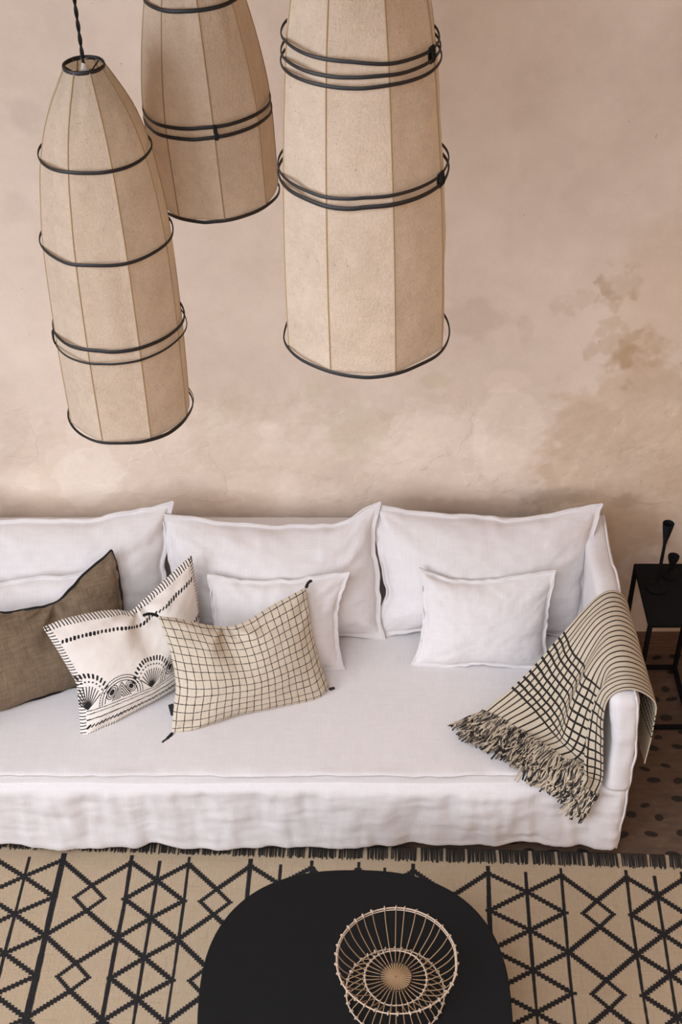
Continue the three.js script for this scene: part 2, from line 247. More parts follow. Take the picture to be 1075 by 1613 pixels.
// ---------------------------------------------------------------- cushions
const OUT = {
  back_a: { T: [[-0.3993, 0.4892], [-0.3174, 0.4493], [-0.2063, 0.4352], [0.0181, 0.4352], [0.1757, 0.4446], [0.3117, 0.4798], [0.4067, 0.5055]], R: [[0.3789, -0.0172], [0.3714, 0.0939], [0.37, 0.2398], [0.3843, 0.3832], [0.4067, 0.5055]], B: [[-0.4573, -0.0122], [-0.2381, -0.0073], [0.0385, -0.0048], [0.3789, -0.0172]], L: [[-0.4573, -0.0122], [-0.4193, 0.1671], [-0.3966, 0.3594], [-0.3993, 0.4892]], pos: [-1.0, 0.44, 0.35], yaw: 0, tilt: 22 },
  back_b: { T: [[-0.3386, 0.4654], [-0.2651, 0.456], [-0.1426, 0.4325], [0.0365, 0.4207], [0.2159, 0.4183], [0.3168, 0.4372], [0.3838, 0.4864], [0.435, 0.5074]], R: [[0.4576, -0.0121], [0.4382, 0.1135], [0.4326, 0.2468], [0.4224, 0.4018], [0.435, 0.5074]], B: [[-0.3151, -0.0047], [-0.177, 0.0028], [0.053, 0.0077], [0.3057, 0.0003], [0.4576, -0.0121]], L: [[-0.3151, -0.0047], [-0.3042, 0.1743], [-0.3117, 0.3425], [-0.3386, 0.4654]], pos: [-0.3, 0.44, 0.36], yaw: 0, tilt: 22 },
  back_c: { T: [[-0.3371, 0.4939], [-0.2765, 0.4798], [-0.1755, 0.461], [0.0041, 0.4493], [0.1389, 0.4399], [0.2731, 0.4516], [0.3618, 0.4704], [0.4683, 0.4892]], R: [[0.3967, -0.0122], [0.4213, 0.0939], [0.4298, 0.2398], [0.4465, 0.395], [0.4683, 0.4892]], B: [[-0.3244, -0.0147], [-0.1681, 0.0101], [0.108, 0.0101], [0.3967, -0.0122]], L: [[-0.3244, -0.0147], [-0.3114, 0.0816], [-0.2846, 0.1623], [-0.3106, 0.2638], [-0.3273, 0.3832], [-0.3371, 0.4939]], pos: [0.45, 0.44, 0.35], yaw: 0, tilt: 22 },
  small_a: { T: [[-0.4083, 0.3233], [-0.2765, 0.3117], [-0.0985, 0.3325], [0.0567, 0.3464], [0.1858, 0.374]], R: [[0.1525, 0.0018], [0.1399, 0.125], [0.1592, 0.2654], [0.1858, 0.374]], B: [[-0.4209, -0.0126], [-0.2072, -0.0078], [0.0176, -0.003], [0.1525, 0.0018]], L: [[-0.4209, -0.0126], [-0.3956, 0.125], [-0.3963, 0.2421], [-0.4083, 0.3233]], pos: [-1.0, 0.435, 0.52], yaw: 0, tilt: 25 },
  small_b: { T: [[-0.2189, 0.3464], [-0.12, 0.3233], [0.0346, 0.3233], [0.1893, 0.3441], [0.2754, 0.351]], R: [[0.2601, -0.0078], [0.2399, 0.1014], [0.2355, 0.172], [0.2511, 0.2654], [0.2754, 0.351]], B: [[-0.2428, 0.0018], [-0.0589, -0.0102], [0.1208, -0.0102], [0.2601, -0.0078]], L: [[-0.2428, 0.0018], [-0.2046, 0.1014], [-0.1975, 0.2188], [-0.2189, 0.3464]], pos: [-0.25, 0.435, 0.52], yaw: 0, tilt: 25 },
  small_c: { T: [[-0.237, 0.354], [-0.1474, 0.3249], [-0.0255, 0.3155], [0.0949, 0.3338], [0.1708, 0.3527], [0.2362, 0.362]], R: [[0.2411, 0.0157], [0.2196, 0.0789], [0.2193, 0.1615], [0.2264, 0.2668], [0.2362, 0.362]], B: [[-0.2512, -0.004], [-0.1342, -0.0041], [0.0, 0.0061], [0.1349, -0.0029], [0.2411, 0.0157]], L: [[-0.2512, -0.004], [-0.2225, 0.0735], [-0.213, 0.1801], [-0.223, 0.2733], [-0.237, 0.354]], pos: [0.5, 0.435, 0.51], yaw: -3, tilt: 25 },
  brown: { T: [[-0.2977, 0.3626], [-0.1726, 0.3528], [-0.0474, 0.3343], [0.0347, 0.311], [0.1107, 0.3037], [0.1488, 0.3035], [0.2015, 0.3341], [0.2766, 0.3815], [0.3747, 0.4271]], R: [[0.3332, -0.0061], [0.3454, 0.123], [0.3645, 0.2605], [0.3733, 0.3642], [0.3747, 0.4271]], B: [[-0.4102, -0.0228], [-0.2678, -0.0137], [-0.1352, -0.0097], [-0.0009, -0.0078], [0.1582, -0.0086], [0.3332, -0.0061]], L: [[-0.4102, -0.0228], [-0.3463, 0.1141], [-0.3127, 0.2417], [-0.2977, 0.3626]], pos: [-1.05, 0.435, 0.66], yaw: 25, tilt: 27 },
  embroidered: { T: [[-0.2264, 0.3891], [-0.152, 0.389], [-0.0429, 0.3708], [0.0324, 0.3501], [0.0731, 0.3292], [0.1266, 0.3481], [0.2366, 0.3927], [0.3395, 0.434]], R: [[0.2684, 0.0072], [0.289, 0.1509], [0.3126, 0.2626], [0.3316, 0.3751], [0.3395, 0.434]], B: [[-0.223, -0.0339], [-0.0946, -0.0213], [0.0294, -0.0078], [0.1552, 0.0038], [0.2684, 0.0072]], L: [[-0.223, -0.0339], [-0.1974, 0.0627], [-0.1787, 0.1664], [-0.185, 0.2045], [-0.2059, 0.3045], [-0.2264, 0.3891]], pos: [-0.7, 0.435, 0.7], yaw: 32, tilt: 27 },
  checked: { T: [[-0.257, 0.402], [-0.1923, 0.3771], [-0.1, 0.3319], [-0.0269, 0.307], [0.0394, 0.313], [0.1069, 0.3347], [0.1744, 0.3544], [0.2612, 0.3764]], R: [[0.2789, 0.0042], [0.2647, 0.0776], [0.2556, 0.1769], [0.2563, 0.2661], [0.2612, 0.3764]], B: [[-0.2891, -0.0041], [-0.2265, -0.0122], [-0.1425, -0.0053], [-0.0626, 0.0005], [0.0406, -0.0065], [0.1517, -0.0154], [0.2347, -0.019], [0.2789, 0.0042]], L: [[-0.2891, -0.0041], [-0.2718, 0.0705], [-0.244, 0.1534], [-0.2388, 0.2552], [-0.2462, 0.3373], [-0.257, 0.402]], pos: [-0.3, 0.435, 0.72], yaw: 20, tilt: 31 }
};
function sideCurve(pts) { const c = new THREE.CatmullRomCurve3(pts.map((p) => V(p[0], p[1], 0)), false, 'centripetal'); const L = c.getSpacedPoints(400); return (s) => { const q = Math.min(399.999, Math.max(0, s * 400)), i = Math.floor(q); return L[i].clone().lerp(L[i + 1], q - i); }; }
function cushionShape(o, opt) {
  const T = sideCurve(o.T), B = sideCurve(o.B), L = sideCurve(o.L), R = sideCurve(o.R);
  const c00 = B(0), c10 = B(1), c01 = T(0), c11 = T(1);
  const at2 = (s, r) => { const a = B(s).multiplyScalar(1 - r).addScaledVector(T(s), r).addScaledVector(L(r), 1 - s).addScaledVector(R(r), s); if (opt.ruffle) { const ed = ss(0.12, 0, Math.min(s, 1 - s, r, 1 - r)), sd = opt.seed ?? 0; a.x += opt.ruffle * ed * (vn(r * 7 + sd, 3 + sd) + 0.5 * vn(r * 19 + sd, 8)); a.y += opt.ruffle * ed * (vn(s * 8 + sd, 13 + sd) + 0.5 * vn(s * 21 + sd, 28)); } a.addScaledVector(c00, -(1 - s) * (1 - r)).addScaledVector(c10, -s * (1 - r)).addScaledVector(c01, -(1 - s) * r).addScaledVector(c11, -s * r); return a; };
  const e = opt.flange ?? 0, bulge = (s, r) => {
    const S = THREE.MathUtils.clamp((s - e) / (1 - 2 * e), 0, 1), Rr = THREE.MathUtils.clamp((r - e * 1.3) / (1 - 2.6 * e), 0, 1);
    let f = Math.pow(Math.max(0, 1 - Math.pow(Math.abs(2 * S - 1), 2.4)), 0.62) * Math.pow(Math.max(0, 1 - Math.pow(Math.abs(2 * Rr - 1), 2.3)), 0.6);
    f *= 1 + 0.28 * (0.45 - Rr) * (opt.sag ?? 1);
    if (opt.chop !== undefined) { const w = 0.07 + 0.10 * (1 - r), d = (s - opt.chop) / w; f *= 1 - (opt.chopDepth ?? 0.6) * Math.exp(-d * d) * ss(0.35, 1.0, r); }
    return f;
  };
  return { at2, bulge };
}
function cushion(o, opt, nx = 84, ny = 60) {
  const { at2, bulge } = cushionShape(o, opt), seed = opt.seed ?? 0, T = opt.thick / 2;
  const surf = (sgn) => {
    const pos = [], uv = [], idx = [];
    for (let j = 0; j <= ny; j++) for (let i = 0; i <= nx; i++) {
      let s = i / nx, r = j / ny; s = s + 0.08 * Math.sin(2 * Math.PI * s) * -0.8; r = r + 0.08 * Math.sin(2 * Math.PI * r) * -0.8;
      const p = at2(s, r), f = bulge(s, r), edge = Math.min(s, 1 - s, r, 1 - r), wA = (opt.wrinkle ?? 0.004) * ss(0, 0.06, edge);
      // creases run in from the edges and corners
      const cx = (s - 0.5) * 2, cy = (r - 0.5) * 2, ang = Math.atan2(cy, cx), rad = Math.sqrt(cx * cx + cy * cy);
      let w = wA * (fbm(s * 5 + seed, r * 5 + seed * 1.7, 3) + 0.5 * fbm(s * 16 + seed, r * 14 + 3, 3)) + wA * 1.1 * ss(0.55, 1.15, rad) * vn(ang * 6 + seed, rad * 1.5 + seed);
      if (opt.chop !== undefined) { const dx = s - opt.chop, dy = 1 - r, a2 = Math.atan2(dx, dy + 0.02), dd = Math.hypot(dx, dy); w += 0.011 * ss(0.5, 0.05, dd) * ss(0.0, 0.05, edge) * Math.cos(a2 * 9 + seed); }
      const flat = edge <= 1e-6 ? 0 : 0.0025;
      const side = sgn > 0 ? 1 : 0.8, wav = (opt.flange ? 0.006 : 0.003) * ss(0.07, 0, edge) * vn((s + r) * 9 + seed, (s - r) * 9);
      pos.push(p.x, p.y, sgn * (T * f * side + flat) + w * (f > 0.02 ? 1 : 0.2) * (sgn > 0 ? 1 : 0.3) + wav);
      uv.push(opt.metric ? p.x : s, opt.metric ? p.y : r);
    }
    for (let j = 0; j < ny; j++) for (let i = 0; i < nx; i++) { const a = j * (nx + 1) + i, b = a + 1, c = a + nx + 1, d = c + 1; if (sgn > 0) idx.push(a, b, d, a, d, c); else idx.push(a, d, b, a, c, d); }
    const g = new THREE.BufferGeometry(); g.setAttribute('position', new THREE.Float32BufferAttribute(pos, 3)); g.setAttribute('uv', new THREE.Float32BufferAttribute(uv, 2)); g.setIndex(idx); g.computeVertexNormals(); return g;
  };
  return mergeGeometries([surf(1), surf(-1)]);
}
function rimPath(o, opt, inset, n = 60) {                       // closed path just inside the cushion's edge, at the front
  const { at2 } = cushionShape(o, opt), pts = []; const e = inset, ex = (q) => e + (1 - 2 * e) * q;
  for (let i = 0; i < n; i++) pts.push(at2(ex(i / n), e)); for (let i = 0; i < n; i++) pts.push(at2(1 - e, ex(i / n)));
  for (let i = 0; i < n; i++) pts.push(at2(ex(1 - i / n), 1 - e)); for (let i = 0; i < n; i++) pts.push(at2(e, ex(1 - i / n)));
  return pts;
}
function placeCushion(o, name, label, group) { const t = thing(name, label, 'cushion', o.pos, group); t.rotation.order = 'YXZ'; t.rotation.y = THREE.MathUtils.degToRad(o.yaw); t.rotation.x = -THREE.MathUtils.degToRad(o.tilt); return t; }

for (const [k, label, seed] of [['back_a', 'large white back cushion cut off by the left picture edge', 1], ['back_b', 'large white back cushion in the middle of the sofa back', 4], ['back_c', 'large white back cushion nearest the sofa arm with blanket', 8]]) {
  const t = placeCushion(OUT[k], 'back_cushion', label, 'large white back cushions'), opt = { thick: 0.23, flange: 0.022, seed, wrinkle: 0.009, ruffle: 0.006, metric: true };
  const cover = mesh('cover', cushion(OUT[k], opt, 110, 80), white, t);
  mesh('flange_edge', tube(rimPath(OUT[k], opt, 0.001, 50).map((p, i) => p.setZ(0.003 * vn(i * 0.4, seed))), 0.0042, 500, 6, true), white, cover);
}
for (const [k, label, seed] of [['small_a', 'small white lumbar cushion half hidden behind the brown cushion', 12], ['small_b', 'small white lumbar cushion behind the checked cushion', 15], ['small_c', 'small white lumbar cushion standing alone beside the striped blanket', 19]]) {
  const t = placeCushion(OUT[k], 'lumbar_cushion', label, 'small white lumbar cushions'), opt = { thick: 0.13, flange: 0.028, seed, wrinkle: 0.006, ruffle: 0.0042, metric: true };
  const cover = mesh('cover', cushion(OUT[k], opt), white, t);
  mesh('flange_edge', tube(rimPath(OUT[k], opt, 0.001, 50).map((p, i) => p.setZ(0.003 * vn(i * 0.4, seed))), 0.0038, 500, 6, true), white, cover);
}
// brown linen cushion with black piping
{
  const o = OUT.brown, t = placeCushion(o, 'linen_cushion', 'brown linen cushion with black piped edge', undefined), opt = { thick: 0.17, flange: 0.02, seed: 23, wrinkle: 0.007, ruffle: 0.005, chop: 0.62, chopDepth: 0.55, metric: true };
  const lin = dataTex(512, 512, (i, j, q) => { const v = 16 * vn(i / 1.7, j / 50) + 16 * vn(i / 50 + 3, j / 1.7 + 8) + 9 * fbm(i / 30, j / 30, 3); q[0] = 124 + 0.7 * v; q[1] = 104 + 0.7 * v; q[2] = 82 + v * 0.6; });
  const cover = mesh('cover', cushion(o, opt), new THREE.MeshStandardMaterial({ map: rep(lin, 3, 3), roughness: 0.95, bumpMap: rep(weave, 16, 16), bumpScale: 0.001 }), t);
  mesh('piping', tube(rimPath(o, opt, 0, 50).map((p, i) => p.setZ(0.004 * vn(i * 0.4, 23))), 0.0045, 500, 6, true), thread, cover);
}
// embroidered cushion
{
  const o = OUT.embroidered, t = placeCushion(o, 'embroidered_cushion', 'cream cushion embroidered with black scallops, fans and blanket stitch', undefined), opt = { thick: 0.17, flange: 0, seed: 31, wrinkle: 0.005, chop: 0.56, chopDepth: 0.55 };
  const tex = canvasTex(1536, 1280, (c, w, h) => {
    const r = rng(9); c.fillStyle = '#ece3d8'; c.fillRect(0, 0, w, h);
    for (let k = 0; k < 5000; k++) { c.fillStyle = r() < 0.5 ? 'rgba(200,185,165,0.10)' : 'rgba(255,252,246,0.10)'; if (r() < 0.5) c.fillRect(r() * w, r() * h, 20 + r() * 60, 1.5); else c.fillRect(r() * w, r() * h, 1.5, 20 + r() * 60); }
    c.strokeStyle = c.fillStyle = ink; c.lineCap = 'round';
    const X = (s) => s * w, Y = (q) => (1 - q) * h;
    const line = (x0, y0, x1, y1, lw) => { c.lineWidth = lw; c.beginPath(); c.moveTo(x0, y0); c.lineTo(x1, y1); c.stroke(); };
    // blanket stitch all round
    const L = 54; for (let k = 0; k < 52; k++) { const x = (k + 0.5) / 52 * w; line(x + 5 * (r() - 0.5), 0, x + 8 * (r() - 0.5), L, 10); line(x, h, x + 8 * (r() - 0.5), h - L, 10); }
    for (let k = 0; k < 38; k++) { const y = (k + 0.5) / 38 * h; line(0, y, L * 0.85, y + 8 * (r() - 0.5), 10); line(w, y, w - L * 0.85, y + 8 * (r() - 0.5), 10); }
    const dash = (q, n, len, lw, slant, s0 = 0.035, s1 = 0.965) => { for (let k = 0; k < n; k++) { const x = X(s0 + (s1 - s0) * (k + 0.5) / n), y = Y(q) + 4 * (r() - 0.5); line(x - len * slant / 2, y + len * (1 - Math.abs(slant)) / 2, x + len * slant / 2, y - len * (1 - Math.abs(slant)) / 2, lw * (0.8 + 0.5 * r())); } };
    dash(0.845, 40, 34, 19, 0.35);
    dash(0.10, 34, 46, 19, 0.55); dash(0.158, 34, 34, 11, 0.98); dash(0.205, 50, 20, 8, 0.98); dash(0.232, 50, 20, 8, 0.98);
    const base = Y(0.25), arch = (cx, rx, ry) => {
      for (const m of [1, 0.89]) for (let k = 0; k <= 30; k++) { const a = Math.PI * k / 30, x = cx + rx * m * Math.cos(a), y = base - ry * m * Math.sin(a); const tx = -rx * Math.sin(a), ty = -ry * Math.cos(a), n = Math.hypot(tx, ty) || 1; line(x - tx / n * 6, y - ty / n * 6, x + tx / n * 6, y + ty / n * 6, 10); }
      c.lineWidth = 9; c.beginPath(); c.ellipse(cx, base, rx * 0.76, ry * 0.78, 0, Math.PI, 0); c.stroke();
      for (const m of [0.62, 0.5, 0.38, 0.26, 0.14]) { c.beginPath(); c.moveTo(cx - rx * m * 0.72, base - 4); c.lineTo(cx, base - ry * m * 1.15); c.lineTo(cx + rx * m * 0.72, base - 4); c.stroke(); }
      for (const s of [-1, 1]) for (const m of [1, 0.7, 0.4]) { c.beginPath(); c.ellipse(cx + s * rx * 0.44, base - ry * 0.40, rx * 0.20 * m, ry * 0.30 * m, s * -0.6, 0, 7); c.stroke(); if (m < 0.5) c.fill(); }
    };
    const fan = (cx, rx, ry) => {
      const by = base + 6; for (let k = 0; k <= 10; k++) { const a = Math.PI * (0.18 + 0.64 * k / 10); line(cx, by, cx + rx * 0.66 * Math.cos(a), by - ry * 0.66 * Math.sin(a), 10); }
      for (let k = 0; k <= 12; k++) { const a = Math.PI * (0.14 + 0.72 * k / 12), x = cx + rx * 0.80 * Math.cos(a), y = by - ry * 0.80 * Math.sin(a); c.beginPath(); c.arc(x, y, 9, 0, 7); c.fill(); }
      for (let k = 0; k <= 15; k++) { const a = Math.PI * (0.12 + 0.76 * k / 15), ca = Math.cos(a), sa = Math.sin(a); line(cx + rx * 0.93 * ca, by - ry * 0.93 * sa, cx + rx * 1.04 * ca, by - ry * 1.04 * sa, 20); }
    };
    fan(X(0.045), X(0.15), 360); arch(X(0.275), X(0.155), 250); fan(X(0.5), X(0.15), 360); arch(X(0.725), X(0.155), 250); fan(X(0.955), X(0.15), 360);
  });
  mesh('cover', cushion(o, opt), new THREE.MeshStandardMaterial({ map: tex, roughness: 0.95, bumpMap: rep(weave, 8, 7), bumpScale: 0.0008 }), t);
}
// checked cushion with corner tassels and a cloth tag
{
  const o = OUT.checked, t = placeCushion(o, 'checked_cushion', 'cream cushion with fine black grid and corner tassels', undefined), opt = { thick: 0.18, flange: 0, seed: 43, wrinkle: 0.006, chop: 0.42, chopDepth: 0.8 };
  const tex = canvasTex(1536, 1152, (c, w, h) => {
    const r = rng(19); c.fillStyle = '#dccdb6'; c.fillRect(0, 0, w, h);
    for (let k = 0; k < 9000; k++) { c.fillStyle = r() < 0.5 ? 'rgba(150,125,95,0.10)' : 'rgba(250,242,225,0.12)'; if (r() < 0.5) c.fillRect(r() * w, r() * h, 20 + r() * 60, 1.6); else c.fillRect(r() * w, r() * h, 1.6, 20 + r() * 60); }
    c.strokeStyle = '#2a2521'; c.lineCap = 'round'; c.lineJoin = 'round';
    const nx = 21, ny = 14;
    for (let k = 0; k <= nx; k++) { const x0 = (k + 0.35) / nx * w + (r() - 0.5) * 6; for (let q = 0; q < 48; q++) { c.lineWidth = 4.6 + 3.6 * r(); c.beginPath(); c.moveTo(x0 + 4 * vn(k * 3.3, q / 6), q / 48 * h); c.lineTo(x0 + 4 * vn(k * 3.3, (q + 1) / 6), (q + 1) / 48 * h); c.stroke(); } }
    for (let k = 0; k <= ny; k++) { const y0 = (k + 0.4) / ny * h + (r() - 0.5) * 6; for (let q = 0; q < 64; q++) { c.lineWidth = 5 + 3.6 * r(); c.beginPath(); c.moveTo(q / 64 * w, y0 + 4 * vn(k * 5.1 + 90, q / 6)); c.lineTo((q + 1) / 64 * w, y0 + 4 * vn(k * 5.1 + 90, (q + 1) / 6)); c.stroke(); } }
  });
  mesh('cover', cushion(o, opt), new THREE.MeshStandardMaterial({ map: tex, roughness: 0.95, bumpMap: rep(weave, 10, 7), bumpScale: 0.0012 }), t);
  const tassel = (p, d, len, seed) => {                          // three twisted yarns
    const gs = [], r = rng(seed); for (let k = 0; k < 4; k++) { const pts = []; for (let i = 0; i <= 8; i++) { const q = i / 8, a = k * 1.57 + q * 5; pts.push(V(p[0] + d[0] * len * q + 0.0028 * Math.cos(a) + (r() - 0.5) * 0.002, p[1] + d[1] * len * q + d[2] * len * q * q + 0.0028 * Math.sin(a), 0.004 + d[3] * len * q + 0.002 * Math.cos(a + 1))); } gs.push(bare(tube(pts, 0.0024, 16, 5))); }
    const n = new THREE.SphereGeometry(0.0055, 8, 6); n.translate(p[0] + d[0] * len * 0.05, p[1] + d[1] * len * 0.05, 0.004); gs.push(bare(n));
    const e2 = new THREE.SphereGeometry(0.0048, 8, 6); e2.translate(p[0] + d[0] * len * 0.85, p[1] + (d[1] * 0.85 + d[2] * 0.72) * len, 0.004 + d[3] * len * 0.85); gs.push(bare(e2));
    mesh('tassel', mergeGeometries(gs), thread, t);
  };
  tassel(o.T[0], [-0.85, 0.75, -0.5, 0.1], 0.055, 1); tassel(o.T[o.T.length - 1], [0.5, 0.9, -0.5, 0], 0.045, 2); tassel(o.B[0], [-0.8, -0.45, 0.1, 0.35], 0.055, 3); tassel(o.B[o.B.length - 1], [0.6, 0.1, 0, 0.2], 0.02, 4);
  const l1 = sideCurve(o.L)(0.2), tg = rbox(-0.012, 0.006, -0.02, 0.02, -0.002, 0.002, 0.001, 1); tg.rotateZ(0.06); tg.translate(l1.x, l1.y, 0.004); mesh('tag', tg, black, t).userData = { label: 'small black cloth tag' };
}

// ---------------------------------------------------------------- striped blanket over the arm
{
  const t = thing('throw_blanket', 'cream blanket with black stripes and fringe draped over sofa arm', 'blanket', [0.8, 0.43, 0.85]);
  // control net: rows from the outer hem over the arm to the fringe line, columns from the back edge to the front edge
  const NET = [
    [[0.985, 0.46, 0.62], [0.992, 0.45, 0.72], [0.998, 0.44, 0.82], [1.000, 0.44, 0.91], [1.000, 0.45, 0.97]],
    [[0.980, 0.62, 0.58], [0.985, 0.61, 0.70], [0.990, 0.61, 0.81], [0.998, 0.61, 0.90], [1.000, 0.62, 0.975]],
    [[0.966, 0.775, 0.55], [0.972, 0.77, 0.67], [0.978, 0.765, 0.79], [0.985, 0.755, 0.89], [0.990, 0.745, 0.975]],
    [[0.915, 0.817, 0.53], [0.915, 0.818, 0.65], [0.912, 0.817, 0.77], [0.908, 0.814, 0.89], [0.905, 0.806, 0.975]],
    [[0.850, 0.785, 0.545], [0.848, 0.785, 0.66], [0.846, 0.78, 0.775], [0.842, 0.77, 0.885], [0.838, 0.755, 0.975]],
    [[0.752, 0.680, 0.595], [0.770, 0.640, 0.70], [0.785, 0.620, 0.80], [0.815, 0.620, 0.915], [0.835, 0.600, 1.005]],
    [[0.615, 0.545, 0.675], [0.680, 0.505, 0.755], [0.735, 0.475, 0.855], [0.795, 0.475, 0.965], [0.842, 0.450, 1.035]],
    [[0.476, 0.446, 0.745], [0.560, 0.446, 0.805], [0.650, 0.446, 0.885], [0.755, 0.442, 0.985], [0.835, 0.385, 1.052]],
  ].map((r) => r.map((p) => V(...p)));
  const rows = NET.map((r) => new THREE.CatmullRomCurve3(r, false, 'catmullrom', 0.5));
  const NA = 90, NB = 150, grid = [];
  const cols = []; for (let i = 0; i <= NA; i++) cols.push(new THREE.CatmullRomCurve3(rows.map((c) => c.getPoint(i / NA)), false, 'catmullrom', 0.5));
  for (let i = 0; i <= NA; i++) { const row = []; for (let j = 0; j <= NB; j++) row.push(cols[i].getPoint(j / NB)); grid.push(row); }
  const nrm = (i, j) => { const a = grid[Math.min(NA, i + 1)][j].clone().sub(grid[Math.max(0, i - 1)][j]), b = grid[i][Math.min(NB, j + 1)].clone().sub(grid[i][Math.max(0, j - 1)]); return a.cross(b).normalize(); };
  const N0 = grid.map((r, i) => r.map((_, j) => nrm(i, j)));
  for (let i = 0; i <= NA; i++) for (let j = 0; j <= NB; j++) {
    const a = i / NA, b = j / NB; const lie = ss(0.5, 0.72, b);
    let f = lie * (0.012 * Math.sin(a * 17 + 2.2 * b + 1.5 * vn(a * 3, b * 3)) * ss(0.0, 0.15, a) + 0.008 * fbm(a * 7, b * 6, 3)) + 0.003 * fbm(a * 9 + 4, b * 9, 2);
    f += 0.02 * lie * Math.exp(-(((a - 0.74 - 0.08 * (b - 0.7)) / 0.05) ** 2)) - 0.02 * lie * Math.exp(-(((a - 0.86) / 0.05) ** 2));
    const s = N0[i][j].y > 0 || N0[i][j].x < 0 ? 1 : 1; grid[i][j].addScaledVector(N0[i][j], f * s);
    if (b > 0.6 && grid[i][j].z < 1.0 && grid[i][j].y < 0.441) grid[i][j].y = 0.441;
  }
  const pos = [], uv = [], idx = [], TH = 0.004, W = NB + 1;
  const N1 = grid.map((r, i) => r.map((_, j) => nrm(i, j)));
  for (const s of [1, -1]) for (let i = 0; i <= NA; i++) for (let j = 0; j <= NB; j++) { const p = grid[i][j].clone().addScaledVector(N1[i][j], s * TH / 2); pos.push(p.x, p.y, p.z); uv.push(i / NA, j / NB); }
  const off = (NA + 1) * W, q4 = (a, b, c, d) => idx.push(a, b, c, a, c, d);
  for (let i = 0; i < NA; i++) for (let j = 0; j < NB; j++) { const a = i * W + j; q4(a, a + W, a + W + 1, a + 1); q4(off + a, off + a + 1, off + a + W + 1, off + a + W); }
  for (let i = 0; i < NA; i++) { let a = i * W; q4(a, off + a, off + a + W, a + W); a += NB; q4(a, a + W, off + a + W, off + a); }
  for (let j = 0; j < NB; j++) { let a = j; q4(a, a + 1, off + a + 1, off + a); a += NA * W; q4(a, off + a, off + a + 1, a + 1); }
  const g = new THREE.BufferGeometry(); g.setAttribute('position', new THREE.Float32BufferAttribute(pos, 3)); g.setAttribute('uv', new THREE.Float32BufferAttribute(uv, 2)); g.setIndex(idx); g.computeVertexNormals();
  const tex = canvasTex(1024, 1536, (c, w, h) => {              // x = along the arm, y (down) = from fringe to outer hem
    const r = rng(4); c.fillStyle = '#cfbfa6'; c.fillRect(0, 0, w, h);
    for (let k = 0; k < 9000; k++) { c.fillStyle = r() < 0.5 ? 'rgba(120,100,75,0.10)' : 'rgba(245,235,215,0.12)'; if (r() < 0.5) c.fillRect(r() * w, r() * h, 10 + r() * 30, 2); else c.fillRect(r() * w, r() * h, 2, 10 + r() * 30); }
    c.fillStyle = '#221d1a'; const n = 21; for (let k = 0; k < n; k++) { const x = (k + 0.55) / n * w; for (let y = 0; y < h; y += 8) c.fillRect(x + 1.5 * vn(k * 7, y / 60) - 5.6, y, 11.2, 8.5); }
    for (const [b0, b1, m, d] of [[0.70, 0.90, 10, -0.10], [0.1, 0.22, 5, 0]]) for (let k = 0; k < m; k++) for (let x = 0; x < w; x += 8) { const q = b0 + d * x / w, y = (1 - (q + (b1 - q) * (k + 0.5) / m)) * h; c.fillRect(x, y + 1.5 * vn(k * 7, x / 60) - 5, 8.5, 10); }
  });
  const cloth = wpart('cloth', g, new THREE.MeshStandardMaterial({ map: tex, roughness: 0.95, bumpMap: rep(weave, 8, 12), bumpScale: 0.0012, side: THREE.DoubleSide }), t);
  // fringe: yarns from the fringe line, lying on the seat and hanging over its front edge
  const r = rng(12), gs = [], cream = col(0xcdbda4), dark = col(0x262321), mid = col(0x6f6459);
  for (let k = 0; k < 560; k++) {
    const i = Math.min(NA, Math.floor(r() * (NA + 1))), p = grid[i][NB].clone(), a = i / NA;
    const dir = V(-0.62 + (r() - 0.5) * 0.7 + 0.25 * a, 0, 0.62 + (r() - 0.5) * 0.7); dir.normalize(); const len = (0.1 + r() * 0.06) * (1 - 0.3 * ss(0.7, 1, a)), pts = [], wob = r() * 9;
    p.addScaledVector(dir, -0.012); p.y += 0.004;
    for (let s = 0; s <= 6; s++) {
      const q = s / 6, e = p.clone().addScaledVector(dir, len * q); e.x += 0.009 * Math.sin(wob + q * 7) * q; e.z += 0.008 * Math.cos(wob * 1.7 + q * 6) * q;
      let y = Math.max(p.y - 0.02 * q, 0.446) + (0.004 + 0.016 * Math.abs(Math.sin(wob * 3 + q * 4))) * (0.3 + q * 0.5);
      if (p.y < 0.43) y = p.y - len * q * 0.5; 
      if (e.z > 1.012) { const over = e.z - 1.012; e.z = 1.024 + 0.012 * r() + 0.1 * over; y = Math.min(y, 0.444) - over * 0.85; }
      e.y = y; pts.push(e);
    }
    const tg = tube(pts, 0.0030, 10, 4), cc = r() < 0.46 ? cream : r() < 0.62 ? dark : mid, ca = new Float32Array(tg.attributes.position.count * 3); for (let v = 0; v < ca.length; v += 3) { ca[v] = cc.r; ca[v + 1] = cc.g; ca[v + 2] = cc.b; }
    tg.setAttribute('color', new THREE.BufferAttribute(ca, 3)); gs.push(tg);
  }
  const fr = wpart('fringe', mergeGeometries(gs), new THREE.MeshStandardMaterial({ vertexColors: true, roughness: 0.95 }), t); cloth.add(fr); fr.userData = { kind: 'stuff', label: 'twisted black and cream yarn fringe' };
}

